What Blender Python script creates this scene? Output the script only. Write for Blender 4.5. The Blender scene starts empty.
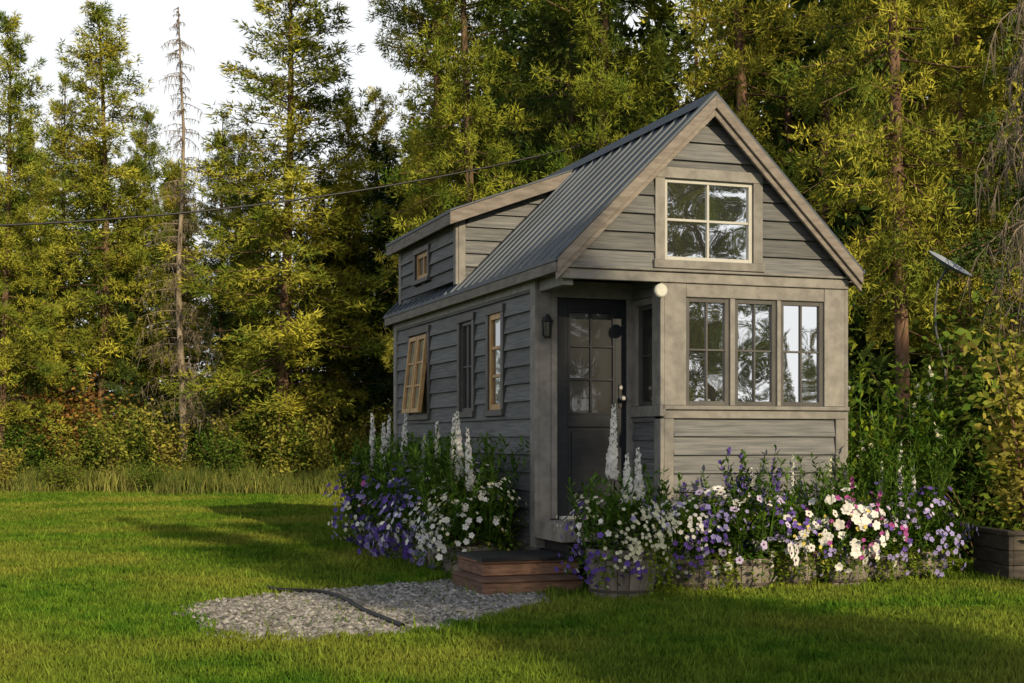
import bpy, math, random
import numpy as np
from mathutils import Vector, Matrix

random.seed(7)
rs = np.random.RandomState(7)
scene = bpy.context.scene
scene.view_settings.view_transform = 'Standard'
scene.view_settings.look = 'None'
scene.view_settings.exposure = 0

# ------------------------------------------------------------ helpers
def link(o, parent=None):
    scene.collection.objects.link(o)
    if parent is not None:
        o.parent = parent
    return o

def empty(name, loc=(0, 0, 0), rz=0.0):
    e = bpy.data.objects.new(name, None)
    e.location = loc
    e.rotation_euler = (0, 0, rz)
    e.empty_display_size = 0.2
    return link(e)

def mat(name, c1, c2=None, scale=(4, 4, 4), nscale=1.0, rough=0.85, detail=4.0, attr=0.0, objrand=0.0,
        trans=0.0, bump=0.0, bscale=None, spec=0.3, metallic=0.0, c3=None, big=None, coords='Object', ramp=(0.35, 0.65), simple=False):
    m = bpy.data.materials.new(name)
    m.use_nodes = True
    nt = m.node_tree
    N = nt.nodes
    L = nt.links
    if simple:
        N.remove(N['Principled BSDF'])
        b = N.new('ShaderNodeBsdfDiffuse')
        bcol = b.inputs['Color']
        L.new(b.outputs[0], N['Material Output'].inputs['Surface'])
        detail = min(detail, 1.0)
    else:
        b = N['Principled BSDF']
        bcol = b.inputs['Base Color']
        b.inputs['Roughness'].default_value = rough
        b.inputs['Specular IOR Level'].default_value = spec
        b.inputs['Metallic'].default_value = metallic
    if c2 is None:
        c2 = tuple(x * 0.8 for x in c1)
    tc = N.new('ShaderNodeTexCoord')
    mp = N.new('ShaderNodeMapping')
    mp.inputs['Scale'].default_value = scale
    L.new(tc.outputs[coords], mp.inputs['Vector'])
    nz = N.new('ShaderNodeTexNoise')
    nz.inputs['Scale'].default_value = nscale
    nz.inputs['Detail'].default_value = detail
    nz.inputs['Roughness'].default_value = 0.6
    L.new(mp.outputs['Vector'], nz.inputs['Vector'])
    cr = N.new('ShaderNodeValToRGB')
    cr.color_ramp.elements[0].position = ramp[0]
    cr.color_ramp.elements[1].position = ramp[1]
    cr.color_ramp.elements[0].color = (*c1, 1)
    cr.color_ramp.elements[1].color = (*c2, 1)
    L.new(nz.outputs['Fac'], cr.inputs['Fac'])
    col = cr.outputs['Color']
    if c3 is not None:
        n2 = N.new('ShaderNodeTexNoise')
        n2.inputs['Scale'].default_value = big or 0.3
        n2.inputs['Detail'].default_value = 3
        L.new(tc.outputs[coords], n2.inputs['Vector'])
        mr = N.new('ShaderNodeMapRange')
        mr.inputs[1].default_value = 0.42
        mr.inputs[2].default_value = 0.62
        L.new(n2.outputs['Fac'], mr.inputs[0])
        mx = N.new('ShaderNodeMix')
        mx.data_type = 'RGBA'
        L.new(mr.outputs[0], mx.inputs[0])
        L.new(col, mx.inputs[6])
        mx.inputs[7].default_value = (*c3, 1)
        col = mx.outputs[2]
    if attr > 0 or objrand > 0:
        hv = N.new('ShaderNodeHueSaturation')
        L.new(col, hv.inputs['Color'])
        val = None
        if attr > 0:
            at = N.new('ShaderNodeAttribute')
            at.attribute_name = 'rnd'
            mr = N.new('ShaderNodeMapRange')
            mr.inputs[3].default_value = 1 - attr
            mr.inputs[4].default_value = 1 + attr
            L.new(at.outputs['Fac'], mr.inputs[0])
            val = mr.outputs[0]
        if objrand > 0:
            oi = N.new('ShaderNodeObjectInfo')
            mr2 = N.new('ShaderNodeMapRange')
            mr2.inputs[3].default_value = 1 - objrand
            mr2.inputs[4].default_value = 1 + objrand
            L.new(oi.outputs['Random'], mr2.inputs[0])
            mr3 = N.new('ShaderNodeMapRange')
            mr3.inputs[3].default_value = 0.5 + 0.03
            mr3.inputs[4].default_value = 0.5 - 0.02
            L.new(oi.outputs['Random'], mr3.inputs[0])
            L.new(mr3.outputs[0], hv.inputs['Hue'])
            if val is not None:
                mu = N.new('ShaderNodeMath')
                mu.operation = 'MULTIPLY'
                L.new(val, mu.inputs[0])
                L.new(mr2.outputs[0], mu.inputs[1])
                val = mu.outputs[0]
            else:
                val = mr2.outputs[0]
        L.new(val, hv.inputs['Value'])
        col = hv.outputs['Color']
    L.new(col, bcol)
    if bump > 0:
        bp = N.new('ShaderNodeBump')
        bp.inputs['Strength'].default_value = bump
        bp.inputs['Distance'].default_value = 0.01
        if bscale:
            n3 = N.new('ShaderNodeTexNoise')
            n3.inputs['Scale'].default_value = bscale
            n3.inputs['Detail'].default_value = 6
            L.new(mp.outputs['Vector'], n3.inputs['Vector'])
            L.new(n3.outputs['Fac'], bp.inputs['Height'])
        else:
            L.new(nz.outputs['Fac'], bp.inputs['Height'])
        L.new(bp.outputs['Normal'], b.inputs['Normal'])
    if trans > 0:
        tr = N.new('ShaderNodeBsdfTranslucent')
        L.new(col, tr.inputs['Color'])
        ms = N.new('ShaderNodeMixShader')
        ms.inputs[0].default_value = trans
        L.new(b.outputs[0], ms.inputs[1])
        L.new(tr.outputs[0], ms.inputs[2])
        L.new(ms.outputs[0], N['Material Output'].inputs['Surface'])
    return m

class MB:
    def __init__(s):
        s.v = []; s.f = []; s.m = []; s.r = []
    def face(s, pts, m=0, r=None):
        i = len(s.v)
        s.v.extend([tuple(p) for p in pts])
        s.f.append(tuple(range(i, i + len(pts))))
        s.m.append(m)
        s.r.append(random.random() if r is None else r)
    def hexa(s, p, m=0, r=None):
        r = random.random() if r is None else r
        i = len(s.v)
        s.v.extend([tuple(q) for q in p])
        for f in ((0, 3, 2, 1), (4, 5, 6, 7), (0, 1, 5, 4), (1, 2, 6, 5), (2, 3, 7, 6), (3, 0, 4, 7)):
            s.f.append(tuple(i + k for k in f)); s.m.append(m); s.r.append(r)
    def box(s, x0, x1, y0, y1, z0, z1, m=0, r=None):
        s.hexa([(x0, y0, z0), (x1, y0, z0), (x1, y1, z0), (x0, y1, z0),
                (x0, y0, z1), (x1, y0, z1), (x1, y1, z1), (x0, y1, z1)], m, r)
    def cyl(s, p0, p1, r0, r1, n=10, m=0, r=None, cap=True):
        p0 = Vector(p0); p1 = Vector(p1)
        d = (p1 - p0).normalized()
        a = d.orthogonal().normalized(); b = d.cross(a)
        r = random.random() if r is None else r
        i = len(s.v)
        for k in range(n):
            t = 2 * math.pi * k / n
            o = a * math.cos(t) + b * math.sin(t)
            s.v.append(tuple(p0 + o * r0)); s.v.append(tuple(p1 + o * r1))
        for k in range(n):
            k2 = (k + 1) % n
            s.f.append((i + 2 * k, i + 2 * k2, i + 2 * k2 + 1, i + 2 * k + 1)); s.m.append(m); s.r.append(r)
        if cap:
            s.f.append(tuple(i + 2 * k for k in reversed(range(n)))); s.m.append(m); s.r.append(r)
            s.f.append(tuple(i + 2 * k + 1 for k in range(n))); s.m.append(m); s.r.append(r)
    def obj(s, name, mats, parent=None, bevel=0, smooth=False):
        me = bpy.data.meshes.new(name)
        me.from_pydata(s.v, [], s.f)
        for m in mats:
            me.materials.append(m)
        me.polygons.foreach_set('material_index', s.m)
        at = me.attributes.new('rnd', 'FLOAT', 'FACE')
        at.data.foreach_set('value', s.r)
        if smooth:
            me.polygons.foreach_set('use_smooth', [True] * len(s.f))
        me.update()
        o = bpy.data.objects.new(name, me)
        link(o, parent)
        if bevel:
            md = o.modifiers.new('bevel', 'BEVEL')
            md.width = bevel; md.segments = 1; md.limit_method = 'ANGLE'
        return o

def tri_mesh(name, V, F, mi, rnd, mats):
    me = bpy.data.meshes.new(name)
    V = np.asarray(V, dtype=np.float32); F = np.asarray(F, dtype=np.int32)
    me.vertices.add(len(V)); me.vertices.foreach_set('co', V.ravel())
    me.loops.add(F.size); me.loops.foreach_set('vertex_index', F.ravel())
    me.polygons.add(len(F))
    me.polygons.foreach_set('loop_start', np.arange(0, F.size, 3, dtype=np.int32))
    for m in mats:
        me.materials.append(m)
    me.polygons.foreach_set('material_index', np.asarray(mi, dtype=np.int32))
    me.update(calc_edges=True)
    at = me.attributes.new('rnd', 'FLOAT', 'FACE')
    at.data.foreach_set('value', np.asarray(rnd, dtype=np.float32))
    me.validate()
    return me

# ------------------------------------------------------------ materials
M_side = mat('weathered_siding', (0.075, 0.078, 0.082), (0.15, 0.148, 0.145), scale=(1.3, 1.3, 28), nscale=2.0, attr=0.24, bump=0.35, rough=0.72)
M_trim = mat('grey_stained_trim', (0.16, 0.15, 0.137), (0.235, 0.222, 0.20), scale=(5, 5, 5), nscale=2.0, attr=0.10, bump=0.25, rough=0.75)
M_fascia = mat('fascia_wood', (0.14, 0.118, 0.10), (0.225, 0.195, 0.168), scale=(3, 3, 12), nscale=2.0, attr=0.12, bump=0.3, rough=0.8)
M_dark = mat('dark_frame_paint', (0.055, 0.052, 0.05), (0.085, 0.08, 0.073), rough=0.5, attr=0.1)
M_wood = mat('oiled_window_wood', (0.36, 0.20, 0.08), (0.50, 0.31, 0.13), scale=(8, 8, 3), nscale=3, rough=0.5, attr=0.15)
M_cream = mat('pale_sash_paint', (0.36, 0.35, 0.32), (0.44, 0.43, 0.39), rough=0.5)
M_door = mat('shaded_door_paint', (0.008, 0.010, 0.014), (0.014, 0.017, 0.022), rough=0.5, scale=(3, 3, 12), nscale=3)  # dark door paint, deepened further to hold the eave shade
M_metal = mat('roof_metal', (0.032, 0.043, 0.058), (0.052, 0.065, 0.083), scale=(1, 4, 1), nscale=2, rough=0.5, metallic=0.1, spec=0.35, attr=0.25)
M_black = mat('black_metal', (0.012, 0.012, 0.012), (0.02, 0.02, 0.02), rough=0.45)
M_steel = mat('steel', (0.45, 0.45, 0.45), (0.55, 0.55, 0.55), rough=0.3, metallic=0.9)
M_white = mat('white_enamel', (0.42, 0.42, 0.37), (0.50, 0.50, 0.44), rough=0.4)
M_deck = mat('deck_boards', (0.16, 0.14, 0.12), (0.26, 0.235, 0.2), scale=(20, 3, 3), nscale=2, attr=0.15, bump=0.2)
M_under = mat('underframe', (0.02, 0.02, 0.02), (0.035, 0.032, 0.03), rough=0.8)

def glass_mat(name, fac, tint):
    m = bpy.data.materials.new(name); m.use_nodes = True
    nt = m.node_tree; N = nt.nodes; L = nt.links
    b = N['Principled BSDF']
    b.inputs['Base Color'].default_value = (*tint, 1)
    b.inputs['Roughness'].default_value = 0.3
    g = N.new('ShaderNodeBsdfGlossy')
    g.inputs['Roughness'].default_value = 0.012
    g.inputs['Color'].default_value = (0.95, 0.97, 1, 1)
    tc = N.new('ShaderNodeTexCoord')
    nz = N.new('ShaderNodeTexNoise'); nz.inputs['Scale'].default_value = 2.2; nz.inputs['Detail'].default_value = 1
    L.new(tc.outputs['Object'], nz.inputs['Vector'])
    bp = N.new('ShaderNodeBump'); bp.inputs['Strength'].default_value = 0.2; bp.inputs['Distance'].default_value = 0.02
    L.new(nz.outputs['Fac'], bp.inputs['Height'])
    L.new(bp.outputs['Normal'], g.inputs['Normal'])
    ms = N.new('ShaderNodeMixShader'); ms.inputs[0].default_value = fac
    L.new(b.outputs[0], ms.inputs[1]); L.new(g.outputs[0], ms.inputs[2])
    L.new(ms.outputs[0], N['Material Output'].inputs['Surface'])
    return m
M_glass = glass_mat('window_glass', 0.76, (0.03, 0.032, 0.03))
M_glass2 = glass_mat('dark_glass', 0.09, (0.010, 0.010, 0.010))
M_glass3 = glass_mat('side_window_glass', 0.35, (0.015, 0.015, 0.015))

M_bark = mat('pine_bark', (0.085, 0.05, 0.033), (0.19, 0.12, 0.08), scale=(6, 6, 1.5), nscale=2, objrand=0.2, simple=True)
M_barkgrey = mat('grey_bark', (0.15, 0.12, 0.085), (0.28, 0.23, 0.17), scale=(6, 6, 1.5), nscale=2, simple=True)
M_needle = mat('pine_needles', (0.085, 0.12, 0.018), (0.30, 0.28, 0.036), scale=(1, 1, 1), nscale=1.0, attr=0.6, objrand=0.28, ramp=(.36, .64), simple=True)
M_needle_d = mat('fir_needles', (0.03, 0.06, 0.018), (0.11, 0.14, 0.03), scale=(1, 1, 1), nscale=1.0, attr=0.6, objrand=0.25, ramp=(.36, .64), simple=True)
M_bush = mat('shrub_leaves', (0.07, 0.12, 0.018), (0.15, 0.19, 0.03), nscale=1, attr=0.4, objrand=0.3, trans=0.25, simple=True)
M_bushy = mat('yellow_shrub_leaves', (0.21, 0.22, 0.03), (0.30, 0.28, 0.055), nscale=1, attr=0.35, objrand=0.3, trans=0.25, simple=True)
M_rust = mat('rusty_shrub_leaves', (0.22, 0.11, 0.03), (0.30, 0.17, 0.05), nscale=1, attr=0.35, objrand=0.2, trans=0.25, simple=True)
M_tall = mat('tall_grass', (0.12, 0.16, 0.03), (0.22, 0.22, 0.06), nscale=1, attr=0.4, objrand=0.35, trans=0.25, simple=True)
M_grass = mat('grass_blades', (0.062, 0.14, 0.013), (0.125, 0.205, 0.02), nscale=0.9, attr=0.42, trans=0.3, c3=(0.20, 0.225, 0.034), big=0.5, ramp=(.4, .6), simple=True)
M_ground = mat('lawn_soil', (0.035, 0.07, 0.010), (0.07, 0.115, 0.014), scale=(1, 1, 1), nscale=14, detail=8, c3=(0.105, 0.12, 0.026), big=0.5, bump=0.6, rough=0.95)
M_floor = mat('forest_litter', (0.045, 0.04, 0.02), (0.09, 0.075, 0.035), nscale=3, detail=8, c3=(0.05, 0.075, 0.015), big=0.5, bump=0.8, rough=1)
M_gravel = mat('gravel_bed', (0.13, 0.12, 0.10), (0.26, 0.24, 0.21), nscale=25, detail=6, bump=0.8, rough=0.95)
M_stone = mat('gravel_stones', (0.19, 0.175, 0.155), (0.35, 0.325, 0.285), nscale=4, attr=0.6, simple=True)
M_stepwood = mat('red_brown_timber', (0.12, 0.065, 0.042), (0.22, 0.125, 0.08), scale=(3, 3, 20), nscale=3, attr=0.35, bump=0.4)
M_rubber = mat('rubber_mat', (0.014, 0.014, 0.014), (0.022, 0.022, 0.022), rough=0.6)
M_barrel = mat('barrel_staves', (0.13, 0.11, 0.09), (0.26, 0.225, 0.185), scale=(10, 10, 2), nscale=2, attr=0.25, bump=0.5, rough=0.9)
M_hoop = mat('barrel_hoop', (0.07, 0.06, 0.05), (0.11, 0.09, 0.075), rough=0.6, metallic=0.4)
M_soil = mat('potting_soil', (0.02, 0.014, 0.01), (0.035, 0.025, 0.018), nscale=8)
M_leaf = mat('plant_leaves', (0.05, 0.11, 0.014), (0.10, 0.175, 0.028), attr=0.5, trans=0.3, simple=True)
M_vine = mat('lime_vine_leaves', (0.18, 0.26, 0.02), (0.26, 0.32, 0.035), attr=0.3, trans=0.4, simple=True)
def pet(n, c): return mat(n, c, tuple(x * 0.85 for x in c), nscale=3, attr=0.15, trans=0.25, simple=True)
P_white = pet('petal_white', (0.80, 0.78, 0.74))
P_purple = pet('petal_purple', (0.15, 0.09, 0.38))
P_lav = pet('petal_lavender', (0.36, 0.31, 0.58))
P_mag = pet('petal_magenta', (0.42, 0.10, 0.32))
P_yel = pet('petal_yellow', (0.70, 0.58, 0.14))
P_pale = pet('petal_pale_lilac', (0.60, 0.52, 0.72))
P_eye = pet('petal_dark_eye', (0.10, 0.02, 0.10))
P_creamp = pet('petal_cream', (0.72, 0.70, 0.50))
FM = [M_leaf, M_vine, P_white, P_purple, P_lav, P_mag, P_yel, P_pale, P_eye, P_creamp]
LEAF, VINE, WH, PU, LA, MA, YE, PA, EY, CR = range(10)

# ------------------------------------------------------------ house frame
TH = math.radians(19)
A0, B0 = 0.40, 11.0
C, S = math.cos(TH), math.sin(TH)
def HW(u, v, z=0.0):
    return (A0 + C * u - S * v, B0 + S * u + C * v, z)
house = empty('tiny_house', (A0, B0, -0.10), TH)
W = 2.53
DN = 0.58
LEN = 5.25
UB = 0.86
ZE, SL = 2.66, 1.003
UC = W / 2

def siding(mb, mp, s0, s1, z0, z1, openings=(), clip=None, ex=0.15, m=0):
    z = z0
    while z < z1 - 0.01:
        zt = min(z + ex, z1)
        r = random.random()
        def emit(a, b, za, zb_, a2=None, b2=None):
            if b - a < 0.004 and (b2 is None or b2 - a2 < .004):
                return
            if zb_ - za < 0.004:
                return
            a2 = a if a2 is None else a2
            b2 = b if b2 is None else b2
            oa = 0.030 - 0.026 * (za - z) / ex
            ob = 0.030 - 0.026 * (zb_ - z) / ex
            mb.face([mp(a, oa, za), mp(b, oa, za), mp(b2, ob, zb_), mp(a2, ob, zb_)], m, r)
            mb.face([mp(a, 0, za), mp(b, 0, za), mp(b, oa, za), mp(a, oa, za)], m, r)
        if clip:
            a, b = clip(z); a2, b2 = clip(zt)
            a = max(a, s0); b = min(b, s1); a2 = max(a2, s0); b2 = min(b2, s1)
            if b <= a:
                b = a
            if b2 < a2:
                a2 = b2 = (a2 + b2) / 2
            if b - a < .004 and b2 - a2 < .004:
                z = zt
                continue
        else:
            a, b, a2, b2 = s0, s1, s0, s1
        ops = sorted([o for o in openings if o[3] > z and o[2] < zt])
        if not ops:
            if b - a > 2.0 and random.random() < 0.8:
                j = random.uniform(a + 0.5, b - 0.5)
                emit(a, j - 0.0015, z, zt, a2, j - 0.0015)
                r = min(1, max(0, r + random.uniform(-.5, .5)))
                emit(j + 0.0015, b, z, zt, j + 0.0015, b2)
            else:
                emit(a, b, z, zt, a2, b2)
        else:
            cur, cur2 = a, a2
            for o in ops:
                emit(cur, o[0], z, zt, cur2, o[0])
                emit(o[0], o[1], z, min(zt, o[2]))
                emit(o[0], o[1], max(z, o[3]), zt)
                cur = cur2 = o[1]
                r = min(1, max(0, r + random.uniform(-.25, .25)))
            emit(cur, b, z, zt, cur2, b2)
        z = zt

mpF = lambda s, o, z: (s, -o, z)
mpL = lambda s, o, z: (-o, s, z)
mpR = lambda s, o, z: (W + o, s, z)
mpB = lambda s, o, z: (s, LEN + o, z)
mpD = lambda s, o, z: (s, DN - o, z)
mpS = lambda s, o, z: (UB - o, s, z)

def obox(mb, mp, s0, s1, o0, o1, z0, z1, m=0, r=None):
    mb.hexa([mp(s0, o1, z0), mp(s1, o1, z0), mp(s1, o0, z0), mp(s0, o0, z0),
             mp(s0, o1, z1), mp(s1, o1, z1), mp(s1, o0, z1), mp(s0, o0, z1)], m, r)

sid = MB()
left_open = [(1.36, 1.88, 1.46, 2.44), (2.22, 2.78, 1.46, 2.44), (3.78, 4.66, 1.46, 2.44)]
siding(sid, mpL, DN + 0.09, LEN - 0.08, 0.38, 2.60, left_open)
siding(sid, mpR, 0.08, LEN - 0.08, 0.38, 2.60, [(2.0, 2.8, 1.4, 2.3)])
def gclip(z):
    a = (z + 0.085 - ZE) / SL - 0.1
    return (a, W - a)
gw = (0.79, 1.74, 2.63, 3.43)
siding(sid, mpF, 0.0, W, 2.615, 3.95, [gw], gclip)
siding(sid, mpF, UB + 0.09, W - 0.09, 0.38, 1.44)
siding(sid, mpB, 0.0, W, 0.38, 3.95, [], lambda z: (0, W) if z < 2.6 else gclip(z))
siding(sid, mpS, 0.09, DN - 0.005, 0.50, 1.44)
siding(sid, mpS, 0.09, DN - 0.005, 2.42, 2.58)
siding(sid, mpD, 0.09, 0.15, 0.60, 2.57)
DV0, DV1 = 2.85, 5.05
def main_z(u): return ZE + (u + 0.1) * SL
DZ, DS = 3.42, 0.375
siding(sid, mpL, DV0 + 0.07, DV1 - 0.07, main_z(0) + 0.05, DZ, [(3.78, 4.42, 2.90, 3.30)], ex=0.13)
mpDF = lambda s, o, z: (s, DV0 - o, z)
mpDB = lambda s, o, z: (s, DV1 + o, z)
for mpx in (mpDF, mpDB):
    siding(sid, mpx, 0.0, 1.3, main_z(0.06), 3.95, [],
           lambda z: (max(0.07, (z - DZ - 0.0) / DS), (z - ZE) / SL - 0.1 - 0.005), ex=0.13)
sid.obj('lap_siding', [M_side], house)

trim = MB()
obox(trim, mpD, 0.0, 0.105, 0.0, 0.035, 0.36, 2.60)
obox(trim, mpL, DN - 0.035, DN + 0.085, 0.0, 0.037, 0.36, 2.575)
obox(trim, mpL, LEN - 0.09, LEN + 0.03, 0.0, 0.037, 0.36, 2.575)
ow = 0.034
obox(trim, mpF, UB - 0.0, UB + 0.195, 0, ow, 1.53, 2.515)
obox(trim, mpF, 2.335, W + 0.0, 0, ow, 1.53, 2.515)
obox(trim, mpF, 1.452, 1.497, 0, ow, 1.53, 2.405)
obox(trim, mpF, 1.887, 1.922, 0, ow, 1.53, 2.405)
obox(trim, mpF, UB + 0.197, 2.333, 0, ow - .003, 2.407, 2.515)
obox(trim, mpF, UB - 0.03, W + 0.03, 0, 0.062, 1.495, 1.528)
obox(trim, mpF, UB - 0.01, W + 0.01, 0, ow + 0.004, 1.425, 1.493)
obox(trim, mpF, UB, UB + 0.085, 0, ow, 0.36, 1.423)
obox(trim, mpF, W - 0.085, W, 0, ow, 0.36, 1.423)
obox(trim, mpF, -0.03, W + 0.03, 0, 0.05, 2.518, 2.60)
obox(trim, mpF, -0.05, W + 0.05, 0, 0.075, 2.602, 2.622)
obox(trim, mpS, -0.034, 0.088, 0, ow, 0.36, 1.423)
obox(trim, mpS, -0.034, 0.13, 0, ow, 1.53, 2.515)
obox(trim, mpS, 0.44, DN - 0.006, 0, ow, 1.53, 2.415)
obox(trim, mpS, 0.132, 0.438, 0, ow, 2.36, 2.415)
obox(trim, mpS, -0.062, DN - 0.006, 0, 0.05, 1.44, 1.528)
obox(trim, mpR, -0.034, 0.08, 0, ow, 0.36, 2.575)
obox(trim, mpR, LEN - 0.08, LEN + 0.03, 0, ow, 0.36, 2.575)
obox(trim, mpL, DV0 - 0.02, DV0 + 0.065, 0.0, 0.03, main_z(0) + 0.01, DZ - 0.005)
obox(trim, mpL, DV1 - 0.065, DV1 + 0.02, 0.0, 0.03, main_z(0) + 0.01, DZ - 0.005)
trim.hexa([(0, DV0 - 0.03, main_z(0)), (0.07, DV0 - 0.03, main_z(0.07)), (0.07, DV0, main_z(0.07)), (0, DV0, main_z(0)),
           (0, DV0 - 0.03, DZ), (0.07, DV0 - 0.03, DZ + .02), (0.07, DV0, DZ + .02), (0, DV0, DZ)], 0)
trim.box(-0.0, 0.09, 0.005, DN - 0.04, 2.47, 2.59)
obox(trim, mpD, 0.107, UB - 0.005, 0, 0.03, 2.43, 2.57)
obox(trim, mpD, 0.107, 0.16, 0.002, 0.04, 0.60, 2.428)
obox(trim, mpD, 0.79, UB - 0.006, 0.002, 0.04, 0.60, 2.428)
obox(trim, mpL, DN + 0.088, LEN - 0.095, 0.0, 0.035, 2.50, 2.574)
obox(trim, mpL, DN + 0.0, LEN, -0.03, 0.012, 0.27, 0.375)
obox(trim, mpF, UB, W, -0.03, 0.012, 0.27, 0.375)
trim.obj('trim_boards', [M_trim], house, bevel=0.004)

pc = MB()
pc.box(0.0, W, 0.03, LEN - 0.02, 2.585, 2.60, 0)
pc.obj('ceiling_boards', [M_side], house)
dk = MB()
v = -0.06
while v < DN - 0.03:
    dk.box(-0.02, UB - 0.04, v, min(v + 0.088, DN - 0.04), 0.565, 0.592)
    v += 0.094
dk.box(-0.03, UB - 0.04, -0.085, -0.062, 0.45, 0.59)
dk.box(-0.045, -0.022, -0.085, DN - 0.04, 0.45, 0.59)
dk.obj('porch_deck', [M_deck], house, bevel=0.003)
ub = MB()
ub.box(0.05, W - 0.05, 0.0, LEN - 0.05, 0.33, 0.50)
ub.box(0.35, 0.47, -0.1, LEN, 0.20, 0.33); ub.box(W - 0.47, W - 0.35, -0.1, LEN, 0.20, 0.33)
for uu in (0.02, W - 0.24):
    for vv in (2.9, 3.7):
        ub.cyl((uu, vv, 0.44), (uu + 0.22, vv, 0.44), 0.34, 0.34, 24)
for uu in (0.3, W - 0.4):
    for vv in (0.15, LEN - 0.3):
        ub.cyl((uu, vv, 0.1), (uu, vv, 0.34), 0.06, 0.05, 8)
ub.obj('trailer_frame', [M_under], house)

fr = MB()
def window(mp, s0, s1, z0, z1, cols, rows, fm, gm, case=None, cw=0.07, dep=0.0, sash=0.035, casem=0, mun=0.016, rowfr=None):
    if case:
        c = cw
        obox(fr, mp, s0 - c, s1 + c, 0, 0.042, z1, z1 + c, casem)
        obox(fr, mp, s0 - c - 0.015, s1 + c + 0.015, 0, 0.055, z0 - c * 0.8, z0 - 0.001, casem)
        obox(fr, mp, s0 - c, s0, 0, 0.038, z0 + 0.001, z1 - 0.001, casem)
        obox(fr, mp, s1, s1 + c, 0, 0.038, z0 + 0.001, z1 - 0.001, casem)
    d0, d1 = -0.03 + dep, 0.012 + dep
    obox(fr, mp, s0, s0 + sash, d0, d1, z0, z1, fm); obox(fr, mp, s1 - sash, s1, d0, d1, z0, z1, fm)
    obox(fr, mp, s0 + sash, s1 - sash, d0, d1 - .001, z0, z0 + sash, fm); obox(fr, mp, s0 + sash, s1 - sash, d0, d1 - .001, z1 - sash, z1, fm)
    a, b, c, d = s0 + sash, s1 - sash, z0 + sash, z1 - sash
    for i in range(1, cols):
        x = a + (b - a) * i / cols
        obox(fr, mp, x - mun / 2, x + mun / 2, d0, d1 - 0.006, c, d, fm)
    rf = rowfr or [i / rows for i in range(1, rows)]
    for q in rf:
        zz = c + (d - c) * q
        obox(fr, mp, a, b, d0, d1 - 0.008, zz - mun / 2, zz + mun / 2, fm)
    xs = [a + (b - a) * i / cols for i in range(cols + 1)]
    zs = [c] + [c + (d - c) * q for q in rf] + [d]
    for i in range(cols):
        for j in range(len(zs) - 1):
            o = [(-0.012 + dep + random.uniform(-.0012, .0012)) for _ in range(2)]
            fr.face([mp(xs[i], o[0], zs[j]), mp(xs[i + 1], o[1], zs[j]), mp(xs[i + 1], o[1], zs[j + 1]), mp(xs[i], o[0], zs[j + 1])], gm)
for (a, b) in ((1.057, 1.45), (1.499, 1.885), (1.924, 2.333)):
    window(mpF, a, b, 1.53, 2.405, 2, 2, 1, 4, sash=0.036, rowfr=[0.52], mun=0.016)
window(mpF, 0.865, 1.665, 2.70, 3.36, 2, 2, 3, 4, case=True, cw=0.085, sash=0.032, mun=0.02)
window(mpS, 0.132, 0.438, 1.53, 2.358, 1, 2, 1, 5)
window(mpL, 1.44, 1.80, 1.52, 2.38, 1, 3, 2, 10, case=True, casem=1, dep=0.01, sash=0.05, mun=0.028)
window(mpL, 2.30, 2.70, 1.52, 2.38, 2, 2, 1, 5, case=True, casem=1)
window(mpL, 3.85, 4.35, 2.96, 3.24, 2, 1, 2, 10, case=True, casem=1, cw=0.055, sash=0.05, mun=0.03)
c0, c1 = 3.86, 4.58
window(mpL, c0, c1, 1.52, 2.38, 1, 1, 1, 5, case=True, casem=1, sash=0.02)
def mpA(s, o, z):
    t = (2.36 - z) / 0.84
    return (-(0.03 + o + 0.09 * t), s, z)
for (a, b) in ((c0 + .02, (c0 + c1) / 2 - .01), ((c0 + c1) / 2 + .01, c1 - .02)):
    window(mpA, a, b, 1.54, 2.36, 1, 3, 2, 10, sash=0.045, mun=0.022)
window(mpR, 2.08, 2.72, 1.48, 2.22, 2, 2, 1, 5, case=True, casem=1)
d0, d1 = 0.162, 0.788
obox(fr, mpD, d0, d0 + 0.10, -0.03, 0.012, 0.605, 2.425, 6); obox(fr, mpD, d1 - 0.10, d1, -0.03, 0.012, 0.605, 2.425, 6)
for za, zb in ((0.605, 0.78), (1.36, 1.46), (2.33, 2.425)):
    obox(fr, mpD, d0 + 0.10, d1 - 0.10, -0.03, 0.011, za, zb, 6)
obox(fr, mpD, d0 + 0.10, d1 - 0.10, -0.03, -0.008, 0.78, 1.36, 6)
obox(fr, mpD, d0 + 0.14, d1 - 0.14, -0.008, 0.004, 0.82, 1.32, 6)
window(mpD, d0 + 0.10, d1 - 0.10, 1.46, 2.33, 2, 3, 6, 5, sash=0.02, mun=0.02)
obox(fr, mpD, d0 + 0.02, d1 + 0.0, 0.012, 0.075, 0.594, 0.62, 9)
obox(fr, mpD, d1 - 0.07, d1 - 0.03, 0.012, 0.022, 1.52, 1.72, 7)
fr.cyl(mpD(d1 - 0.05, 0.01, 1.60), mpD(d1 - 0.05, 0.065, 1.60), 0.012, 0.026, 12, 8)
fr.cyl(mpD(d1 - 0.05, 0.065, 1.60), mpD(d1 - 0.05, 0.085, 1.60), 0.026, 0.018, 12, 8)
fr.cyl(mpD(d1 - 0.05, 0.012, 1.69), mpD(d1 - 0.05, 0.03, 1.69), 0.02, 0.018, 12, 8)
fr.obj('windows_and_door', [M_trim, M_dark, M_wood, M_cream, M_glass, M_glass2, M_door, M_black, M_steel, M_white, M_glass3], house, bevel=0.002)

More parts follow.
